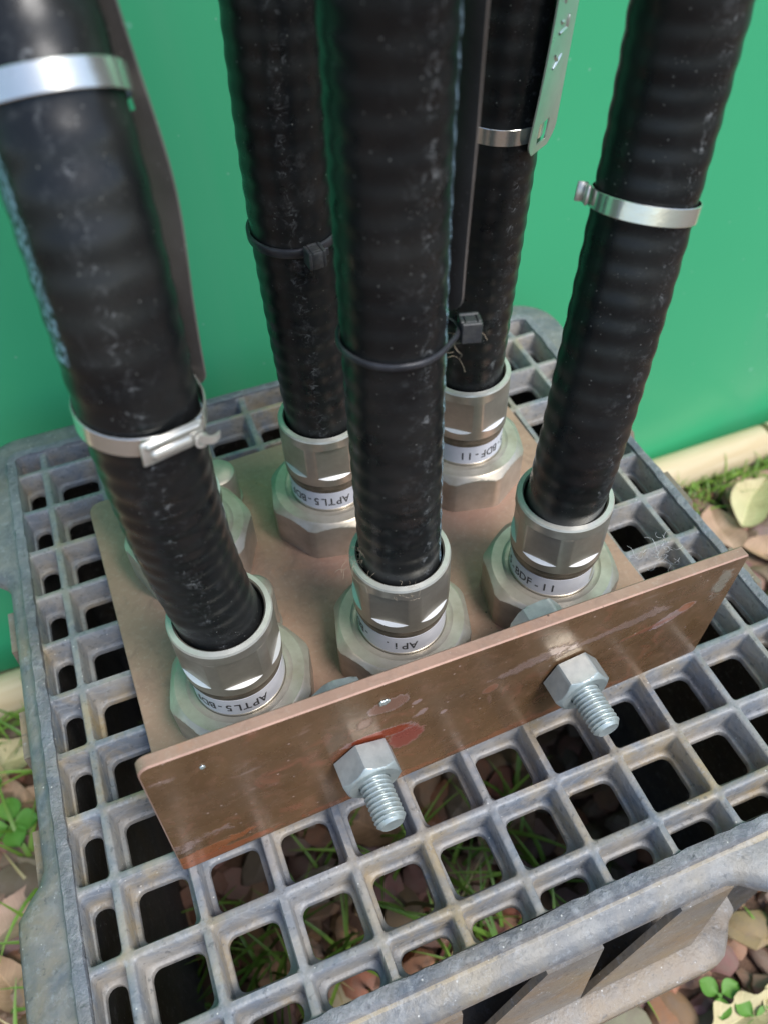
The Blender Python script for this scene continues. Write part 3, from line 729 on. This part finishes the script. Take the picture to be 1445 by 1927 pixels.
# ================================================================ CONNECTORS
def text_mesh(body, size):
    cu = bpy.data.curves.new('glyphs', 'FONT'); cu.body = body; cu.size = size; cu.resolution_u = 3; cu.offset = 0.0035
    ob = bpy.data.objects.new('glyphs', cu); sc.collection.objects.link(ob)
    dg = bpy.context.evaluated_depsgraph_get(); me = bpy.data.meshes.new_from_object(ob.evaluated_get(dg))
    vs = [tuple(v_.co) for v_ in me.vertices]; fs = [tuple(p.vertices) for p in me.polygons]
    bpy.data.objects.remove(ob); bpy.data.meshes.remove(me); bpy.data.curves.remove(cu); return vs, fs
GLY = {ch: text_mesh(ch, .235) for ch in 'APTL5BDF1i.-2'}
def connector(cx, cy, flat0, oct0, text, a_first, flip, label, tip=(0, 0), text_arc=None):
    th = thing('cable_connector', label, 'connector', (cx, cy, ZT), 'cable connectors standing on the copper plate')
    fr = lambda r, a_, h: (cx + r * math.cos(a_), cy + r * math.sin(a_), h)
    # base nut
    g2 = G(); OR = R_(oct0); n = 240
    def rf(r, a_, h):
        ro = hexr(.990, a_, OR, 8)
        ro = min(ro, 1.050)
        cone = 1.075 - max(0, h - (ZT + .66)) * 1.05
        return min(r, ro, cone) if r > .93 else r
    prof = [(.9, ZT + .002), (1.2, ZT + .002), (1.2, ZT + .6)] + [(1.2, ZT + .66 + .014 * k) for k in range(0, 10)] + [(.92, ZT + .80), (.76, ZT + .802), (.735, ZT + .79), (.70, ZT + .785), (.66, ZT + .785)]
    lathe(g2, fr, prof, n, rf)
    g2.make('base_nut', 'nickel_nut', th, sharp=22)
    g2 = G(); lathe(g2, fr, [(.655, ZT + .6), (.655, ZT + .83), (.645, ZT + .835), (.640, ZT + .84), (.62, ZT + 1.26)], 96); g2.make('neck', 'nickel', th)
    # label band
    zl0, zl1 = ZT + .80, ZT + 1.215
    g2 = G()
    arc = text_arc or (0, 360)
    na = 120; aa = [R_(arc[0] + (arc[1] - arc[0]) * k / na) for k in range(na + 1)]
    g2.grid([[fr(.648, a_, z) for a_ in aa] for z in (zl0, zl1)])
    g2.grid([[fr(.648, a_, zl1) for a_ in aa], [fr(.640, a_, zl1) for a_ in aa]])
    lb = g2.make('label_band', 'white_label', th)
    g2 = G(); zc = (zl0 + zl1) / 2
    for i, ch in enumerate(text):
        if ch == ' ': continue
        vs, fs = GLY[ch]; b = len(g2.v); wd = max(v_[0] for v_ in vs) + min(v_[0] for v_ in vs)
        ac = R_(a_first + (-10.8 if flip else 10.8) * i)
        for x, y, _ in vs:
            x2 = (x - wd / 2) * .82; y2 = (y - .083)
            if ch == '-': y2 += .0
            if flip: x2, y2 = -x2, -y2
            g2.v.append(fr(.6505, ac + x2 / .65, zc + y2))
        g2.f += [tuple(b + k for k in f) for f in fs]; g2.m += [0] * len(fs)
    if g2.v: g2.make('lettering', 'ink', lb, smooth=False)
    # groove ring and collar body with six flats
    g2 = G(); lathe(g2, fr, [(.635, ZT + 1.218), (.646, ZT + 1.225), (.648, ZT + 1.30), (.66, ZT + 1.305), (.672, ZT + 1.33), (.678, ZT + 1.36), (.672, ZT + 1.395), (.655, ZT + 1.40)], 120)
    g2.make('groove_ring', 'groove', th, sharp=30)
    g2 = G(); zb, zf0, zf1, zt = ZT + 1.40, ZT + 1.60, ZT + 2.20, ZT + 2.40
    F0 = R_(flat0)
    def rb(r, a_, h): return min(r, hexr(.630, a_, F0)) if zf0 < h < zf1 else r
    e = 1e-4
    prof = [(.66, zb), (.680, zb + .015), (.683, zf0), (.684, zf0 + e), (.684, zf1 - e), (.683, zf1 + .0), (.680, zt - .03), (.665, zt), (.60, zt + .012), (.578, zt - .01), (.57, zt - .12)]
    ng = 240; rows_ = []
    for r, h in prof:
        row = []
        for k in range(ng):
            a_ = 2 * PI * k / ng; hh = h
            sag = max(0, .684 - hexr(.630, a_, F0))
            if h == zf0: hh = h - 0.8 * sag
            if h == zf1: hh = h + .5 * sag
            row.append(fr(rb(r, a_, h), a_, hh))
        rows_.append(row)
    g2.grid(rows_, True)
    # material: upward ledges coloured near white as a sky highlight; rim a lighter nickel
    for fi in range(len(g2.f)):
        seg = fi // ng
        g2.m[fi] = 1 if seg == 2 else (2 if seg in (6, 7) else 0)
    g2.make('collar', None, th, sharp=22, mats=['nickel', 'ledge_highlight', 'nickel_rim'])
    g2 = G(); lathe(g2, fr, [(.572, zt - .06), (.54, zt - .10), (.50, zt - .09)], 96); g2.make('seal_ring', 'black_seal', th)
    return th
CN = {'FL': (2.34, 3.73), 'FC': (4.82, 3.74), 'FR': (7.33, 3.76), 'RL': (2.25, 6.70), 'RC': (4.72, 6.70), 'RR': (7.25, 6.74)}
connector(*CN['FL'], -87.4, -105, 'APTL5-BDF-11', -71, True, 'front left silver connector with upside-down label, below the cable with the buckled steel clamp')
connector(*CN['FC'], -66, -105, 'APi.  -BDF-', -97, True, 'front middle silver connector with partly worn upside-down label')
connector(*CN['FR'], -84, -101, 'APTL5-BDF-11', -238, False, 'front right silver connector with upright label ending in 11', text_arc=(-265, -62))
connector(*CN['RL'], -70, -70, 'APTL5-BDF-11', 40, True, 'rear left silver connector mostly hidden behind the leaning front left cable')
connector(*CN['RC'], -96, -103, 'APTL5-BDF-11', -83, True, 'rear middle silver connector with lint caught on its right side')
connector(*CN['RR'], -71, -103, 'APTL5-BDF-11', 0, True, 'rear right silver connector under the cable that carries the bright metal tag')

# two dull caps on the plate behind the left connectors
def cap(x, y, r, h, label):
    fr = lambda rr, a_, z: (x + rr * math.cos(a_), y + rr * math.sin(a_), z)
    th = thing('plate_cap', label, 'cap', (x, y, ZT), 'dull metal caps on the copper plate')
    g2 = G(); lathe(g2, fr, [(r * 1.08, ZT + .002), (r * 1.08, ZT + .06), (r, ZT + .09), (r, ZT + h - .12), (r * .93, ZT + h - .04), (r * .75, ZT + h), (r * .2, ZT + h + .01)], 64, capB=True)
    g2.make('cap_body', 'nickel_nut', th, sharp=40)
cap(*pl(2.28, 5.95, 0)[:2], .34, .75, 'dull metal cap behind the rear left connector')
cap(*pl(2.10, 3.12, 0)[:2], .32, 1.0, 'dull metal cap just behind the front left connector rim')

# ================================================================ CABLES
CO = {'FL': (-0.1423, 0.043, -0.0032, 0.1622, -0.1128, 0.0153), 'FC': (-0.042, 0.0186, -0.0017, -0.0901, 0.0459, -0.0047),
      'FR': (-0.138, 0.0943, -0.0093, -0.2533, 0.1196, -0.011), 'RC': (-0.0433, 0.0048, 0.0004, 0.0064, -0.0011, -0.0001),
      'RR': (0.0332, 0.0007, 0.0, -0.0213, -0.0004, -0.0), 'RL': (-.01, 0, 0, .01, 0, 0)}
SMAX = 6.6
def cpos(k, s_):
    c = CO[k]; b = CN[k]; q = min(s_, SMAX)
    x = c[0] * q + c[1] * q * q + c[2] * q ** 3; y = c[3] * q + c[4] * q * q + c[5] * q ** 3
    if s_ > SMAX:
        dx = c[0] + 2 * c[1] * q + 3 * c[2] * q * q; dy = c[3] + 2 * c[4] * q + 3 * c[5] * q * q
        x += dx * (s_ - q); y += dy * (s_ - q)
    return Vector((b[0] + x, b[1] + y, 2.4 + s_))
def cframe(k, s_):
    T = (cpos(k, s_ + .02) - cpos(k, s_ - .02)).normalized()
    e1 = Vector((1, 0, 0)); e1 = (e1 - T * e1.dot(T)).normalized(); e2 = T.cross(e1)
    return cpos(k, s_), T, e1, e2
def cpt(k, s_, r, az, dz=0):
    P, T, e1, e2 = cframe(k, s_); return P + (e1 * math.cos(az) + e2 * math.sin(az)) * r + T * dz
def cable(k, label, scuff_az, ph, print_az=None, print_w=.019, print_s=(0, 99)):
    S0, S1, ds, n = -.25, 15.0, .029, 56
    g2 = G(); rows_ = []; uvs = []; ns = int((S1 - S0) / ds)
    for i in range(ns + 1):
        s_ = S0 + ds * i; P, T, e1, e2 = cframe(k, s_)
        am = .0055 * smoothstep(.15, .7, s_)
        lip = .012 * smoothstep(.30, .16, s_) if s_ > .05 else .012
        r = .537 + am * (math.cos(2 * PI * (s_ + ph) / .29)) + lip - .05 * smoothstep(.0, -.2, s_)
        rows_.append([P + (e1 * math.cos(a_) + e2 * math.sin(a_)) * r for a_ in [2 * PI * j / n for j in range(n + 1)]])
        uvs.append([(j / n, s_ + ph - .0725) for j in range(n + 1)])
    g2.grid(rows_, uv=uvs); mt = mat_cable('cable_jacket', sum(map(ord, k)), (scuff_az % 360) / 360, print_u=None if print_az is None else (print_az % 360) / 360, print_w=print_w, print_s=print_s)
    b = CN[k]
    g2.v += [tuple(sum((Vector(p) for p in rows_[-1]), Vector()) / len(rows_[-1]))]; g2.u.append((0, 0))
    last = len(g2.v) - 1; st = last - (n + 1)
    for j in range(n): g2.f.append((st + j, st + j + 1, last)); g2.m.append(0)
    return tag(M('coaxial_cable', g2.v, g2.f, mt, uvs=g2.u, origin=(b[0], b[1], 2.2), sharp=70), label, 'cable', 'black corrugated cables rising from the connectors')
cable('FL', 'thick black corrugated cable leaning left, with two steel clamps, rising from front left connector', -95, .0, -154, .030, (4.55, 6.3))
cable('FC', 'black corrugated cable rising through the middle of the photo with a nylon tie low down', -72, .1, -32)
cable('FR', 'black corrugated cable leaning right with a single steel clamp and pale scuff marks', -80, .05)
cable('RL', 'black corrugated cable hidden behind the left-leaning front cable', -90, .0)
cable('RC', 'black corrugated cable behind the middle one, with nylon tie head facing the camera', -105, .12)
cable('RR', 'black corrugated cable at the rear right, partly behind the bright metal tag', -80, .07)

def band(k, s_, h, r0=.556, th_=.016, tilt=(0, 0), n=96, sq=None):
    """ring round a cable"""
    P, T, e1, e2 = cframe(k, s_)
    N = (T + e1 * tilt[0] + e2 * tilt[1]).normalized()
    a1 = (e1 - N * e1.dot(N)).normalized(); a2 = N.cross(a1)
    def q(r, a_, z):
        rr_ = r * (sq(a_) if sq else 1); return P + (a1 * math.cos(a_) + a2 * math.sin(a_)) * rr_ + N * z
    g2 = G(); H = h / 2; c_ = th_ * .3
    prof = [(r0, -H), (r0 + th_ - c_, -H), (r0 + th_, -H + c_), (r0 + th_, H - c_), (r0 + th_ - c_, H), (r0, H)]
    g2.grid([[q(r, 2 * PI * j / n, z) for j in range(n)] for r, z in prof + prof[:1]], True)
    return g2, q, (P, N, a1, a2)
def frame_at(q, az, z, r):
    c_ = q(r, az, z); t_ = (q(r, az + .01, z) - q(r, az - .01, z)).normalized(); n_ = (q(r + .1, az, z) - c_).normalized(); return c_, t_, n_
GC = 'stainless clamps round the cables'
# upper clamp, front left cable
th = thing('steel_clamp', 'bright wide steel clamp at the top left corner of the picture', 'clamp', cpos('FL', 6.38), GC)
g2, q, _ = band('FL', 6.38, .20, .575, .02); g2.make('strap', 'steel', th, sharp=40)
# lower clamp with folded buckle, front left cable
th = thing('steel_clamp', 'steel clamp with folded buckle on the leaning front left cable', 'clamp', cpos('FL', 3.86), GC)
g2, q, fr_ = band('FL', 3.90, .21, .560, .018, tilt=(.07, .0), sq=lambda a_: 1 + .10 * math.exp(-((a_ - 5.55) / .5) ** 2)); g2.make('strap', 'steel', th, sharp=40)
c_, t_, n_ = frame_at(q, R_(-72), -.0, .60); up = n_.cross(t_) if n_.cross(t_).z > 0 else t_.cross(n_)
g2 = G()
ax = (t_, up, n_)
g2.box(c_ + n_ * .010, (.30, .135, .022), ax, bev=.016)
g2.box(c_ + n_ * .040 + up * .10, (.27, .035, .028), ax, bev=.02)
g2.box(c_ + n_ * .045 + up * -.02 - t_ * .03, (.20, .055, .03), ax, bev=.026)
g2.make('buckle', 'steel_dull', th, sharp=50)
g2 = G(); rows_ = []
for i in range(9):
    u = i / 8; cc = c_ + t_ * (.22 + .20 * u) + n_ * (.06 + .05 * math.sin(u * PI) + .03 * u) - up * (.03 + .02 * u)
    wv = .05 * (1 - .25 * u)
    rows_.append([cc + up * wv, cc - up * wv, cc - up * wv + n_ * .014, cc + up * wv + n_ * .014])
g2.grid(rows_, True, True, True); g2.make('strap_tail', 'steel_dull', th, sharp=50)
g2 = G(); cc0 = c_ + t_ * .25 + n_ * .05 - up * .06
g2.grid([[cc0 + up * (r * math.sin(a_)) + t_ * (r * math.cos(a_)) + n_ * z for a_ in [2 * PI * j / 20 for j in range(20)]] for r, z in ((.075, .0), (.075, .035), (.045, .035), (.045, 0))], True)
g2.make('buckle_eye', 'steel_dull', th, sharp=50)
# front right clamp
th = thing('steel_clamp', 'narrow bright steel clamp on the right-leaning cable with its folded ear on the left', 'clamp', cpos('FR', 4.42), GC)
g2, q, _ = band('FR', 4.34, .185, .560, .017, tilt=(.08, .04)); g2.make('strap', 'steel', th, sharp=40)
c_, t_, n_ = frame_at(q, R_(158), .02, .60); up = n_.cross(t_) if n_.cross(t_).z > 0 else t_.cross(n_)
g2 = G(); g2.box(c_ + n_ * .022, (.10, .10, .022), (t_, up, n_), bev=.014); g2.box(c_ + n_ * .07 + up * .01 - t_ * .03, (.016, .10, .055), (t_, up, n_), bev=.008); g2.make('buckle', 'steel_dull', th, sharp=50)
# rear right clamp
th = thing('steel_clamp', 'bright steel clamp on the rear right cable passing through the bright metal tag', 'clamp', cpos('RR', 4.22), GC)
g2, q, _ = band('RR', 4.22, .20, .556, .016); g2.make('strap', 'steel', th, sharp=40)

# nylon ties
def tie(k, s_, az, size, label, tilt=(0, 0), bulge=0.0, h=.12):
    th = thing('cable_tie', label, 'cable tie', cpos(k, s_), 'black nylon cable ties')
    A = R_(az) % (2 * PI)
    def sq(a_):
        d = (a_ - A + PI) % (2 * PI) - PI; return 1 + bulge * math.exp(-(d / .35) ** 2)
    g2, q, _ = band(k, s_, h, .552, .034, tilt, sq=sq); g2.make('strap', 'tie', th, sharp=50)
    c_, t_, n_ = frame_at(q, R_(az), 0, .582); up = n_.cross(t_) if n_.cross(t_).z > 0 else t_.cross(n_)
    g2 = G(); hs_ = size
    # head: a block with a slot through it (frame of four walls and a pawl)
    for sx in (-1, 1): g2.box(c_ + n_ * hs_ * .45 + t_ * sx * hs_ * .39, (hs_ * .10, hs_ * .5, hs_ * .46), (t_, up, n_), bev=.012)
    g2.box(c_ + n_ * hs_ * .82, (hs_ * .288, hs_ * .5, hs_ * .10), (t_, up, n_), bev=.01)
    g2.box(c_ + n_ * hs_ * .06, (hs_ * .288, hs_ * .5, hs_ * .10), (t_, up, n_), bev=.01)
    g2.box(c_ + n_ * hs_ * .44 + up * hs_ * .12, (hs_ * .288, hs_ * .36, hs_ * .27), (t_, up, n_), bev=.01)
    g2.make('tie_head', 'tie_head', th, sharp=40)
    g2 = G(); g2.box(c_ + n_ * hs_ * .30 + t_ * hs_ * .62, (hs_ * .22, h * .42, .016), (t_, up, n_), bev=.008); g2.make('tie_tail', 'tie', th)
tie('RC', 3.36, -85, .23, 'black nylon tie with square head on the rear middle cable', (.0, -.04))
tie('FC', 3.70, -13, .235, 'black nylon tie on the middle front cable, square head sticking out to the right', (.02, .0), .16, .07)

# ================================================================ METAL TAGS
def strip(k, s0, s1, az, wd, off, mat, label, bow=lambda u: 0, slots=(), emb=None, twist=lambda u: 0, lift=.0):
    """flat strip standing against the cable; width tangential, length along the cable"""
    th = thing('identification_tag', label, 'tag', cpos(k, s0), 'metal identification tags strapped to the cables')
    NU, NV = int((s1 - s0) / .05), 16; tk = .02
    def P(u, v_, d=0):
        s_ = s0 + (s1 - s0) * u; Pc, T, e1, e2 = cframe(k, s_); A = R_(az + twist(u))
        n_ = e1 * math.cos(A) + e2 * math.sin(A); t_ = -e1 * math.sin(A) + e2 * math.cos(A)
        w_ = wd
        end = min(u, 1 - u) * (s1 - s0)
        if end < .22: w_ = wd * (1 - .45 * (1 - end / .22) ** 2)
        x = v_ * w_ / 2
        return Pc + n_ * (.54 + off + bow(u) + d + lift * (x / wd) ** 2) + t_ * x
    g2 = G()
    def hole(u, v_):
        s_ = s0 + (s1 - s0) * u
        return any(abs(s_ - a) < b and abs(v_) < c for a, b, c in slots)
    idx = {}
    def vi(i, j, side):
        key = (i, j, side)
        if key not in idx: idx[key] = len(g2.v); g2.v.append(tuple(P(i / NU, -1 + 2 * j / NV, tk * side)))
        return idx[key]
    cell = [[not hole((i + .5) / NU, -1 + 2 * (j + .5) / NV) for j in range(NV)] for i in range(NU)]
    get = lambda i, j: 0 <= i < NU and 0 <= j < NV and cell[i][j]
    for i in range(NU):
        for j in range(NV):
            if not cell[i][j]: continue
            g2.f.append((vi(i, j, 1), vi(i, j + 1, 1), vi(i + 1, j + 1, 1), vi(i + 1, j, 1))); g2.f.append((vi(i, j, 0), vi(i + 1, j, 0), vi(i + 1, j + 1, 0), vi(i, j + 1, 0)))
            for (di, dj, a, b) in ((-1, 0, (i, j), (i, j + 1)), (1, 0, (i + 1, j + 1), (i + 1, j)), (0, -1, (i + 1, j), (i, j)), (0, 1, (i, j + 1), (i + 1, j + 1))):
                if not get(i + di, j + dj): g2.f.append((vi(*a, 1), vi(*a, 0), vi(*b, 0), vi(*b, 1)))
    g2.m = [0] * len(g2.f)
    g2.make('tag_strip', mat, th, sharp=60)
    if emb:
        for (s_, segs) in emb:
            g2 = G()
            for (x0, y0, x1, y1) in segs:
                n = 10; w_ = .028; rows_ = []
                for i in range(n + 1):
                    u = i / n; x = x0 + (x1 - x0) * u; y = y0 + (y1 - y0) * u; tp = math.sin(PI * min(1, max(0, .08 + .84 * u))) ** .4
                    dl = math.hypot(x1 - x0, y1 - y0) or 1; nx, ny = -(y1 - y0) / dl, (x1 - x0) / dl; row = []
                    for kx, hz in ((-1, .001), (-.5, .8), (0, 1), (.5, .8), (1, .001)):
                        uu = (s_ + y + ny * kx * w_ * tp - s0) / (s1 - s0); vv_ = (x + nx * kx * w_ * tp) / (wd / 2)
                        row.append(P(uu, vv_, tk + .001 + .022 * hz * tp))
                    rows_.append(row)
                g2.grid(rows_)
            g2.make('embossed_character', mat, th, sharp=80)
    return th
strip('FL', 3.75, 7.6, 40, .66, .02, 'tag_dark', 'shade-darkened metal tag strapped behind the leaning front left cable',
      bow=lambda u: .01 + .10 * math.exp(-((u - .50) / .2) ** 2), slots=((3.9, .12, .55), (6.38, .17, .5)))
strip('FC', 3.85, 9.0, 14, .70, .02, 'tag_dark', 'dark metal tag on the right side of the middle cable above the nylon tie',
      bow=lambda u: .02 + .06 * smoothstep(0, .4, u))
strip('RR', 3.98, 8.4, -57, .70, .015, 'tag', 'bright embossed metal tag strapped to the rear right cable',
      bow=lambda u: .02 + .10 * u * (1.2 - u), slots=((4.22, .13, .32), (8.2, .13, .32)), twist=lambda u: 6 * math.sin(u * 4), lift=.05,
      emb=[(4.95, [(-.10, 0, .10, .10), (-.10, .14, .0, .06)]), (5.30, [(-.10, .02, .12, .02), (.12, .02, .12, .16), (-.1, .14, .02, .10)]), (5.62, [(-.08, 0, -.08, .16), (-.08, .16, .10, .08), (.10, .08, .1, .2)]), (6.0, [(-.1, .05, .1, .05), (0, -.04, 0, .15)])])

# ================================================================ LINT
def lint(c_, n, size, mat, label, seed, wr=.0022, axis=None, name='lint_tuft'):
    r_ = random.Random(seed); g2 = G()
    for _ in range(n):
        p = Vector(c_) + Vector((r_.gauss(0, size * .35), r_.gauss(0, size * .35), r_.gauss(0, size * .35)))
        d = Vector((r_.gauss(0, 1), r_.gauss(0, 1), r_.gauss(0, .8))).normalized(); rows_ = []
        L = size * r_.uniform(.5, 2.0); st = 12
        curv = Vector((r_.gauss(0, 1), r_.gauss(0, 1), r_.gauss(0, 1))) * .5
        for i in range(st + 1):
            d = (d + curv * .35 + Vector((r_.gauss(0, .22), r_.gauss(0, .22), r_.gauss(0, .22)))).normalized()
            if i % 4 == 0: curv = Vector((r_.gauss(0, 1), r_.gauss(0, 1), r_.gauss(0, 1))) * .6
            p = p + d * L / st
            s_ = d.orthogonal().normalized(); t2 = d.cross(s_)
            rows_.append([p + s_ * wr, p + (t2 * .87 - s_ * .5) * wr, p - (t2 * .87 + s_ * .5) * wr])
        g2.grid(rows_, True)
    tag(g2.make(name, mat, origin=c_), label, 'lint', 'wisps of lint and cobweb')
lint((4.28, 3.72, 2.66), 16, .28, 'fluff', 'brownish lint tuft on the left rim of the front middle connector', 1)
lint((4.22, 3.5, 2.95), 10, .2, 'fluff', 'pale lint wisp above the left rim of the front middle connector', 5, .002)
lint((4.6, 3.1, 2.63), 12, .16, 'fluff', 'fine hairs on the front rim of the front middle connector', 6, .0016)
lint(pl(7.15, .5, 2.45), 22, .26, 'fluff_white', 'white cobweb tuft on top edge of the copper plate, right end', 2, .002)
lint(cpos('FC', 3.45) + Vector((.66, -.1, .0)), 8, .22, 'fluff', 'curly brown hairs hanging below the nylon tie head', 3, .0022)

for o in list(bpy.data.objects):
    if '_o' in o: del o['_o']
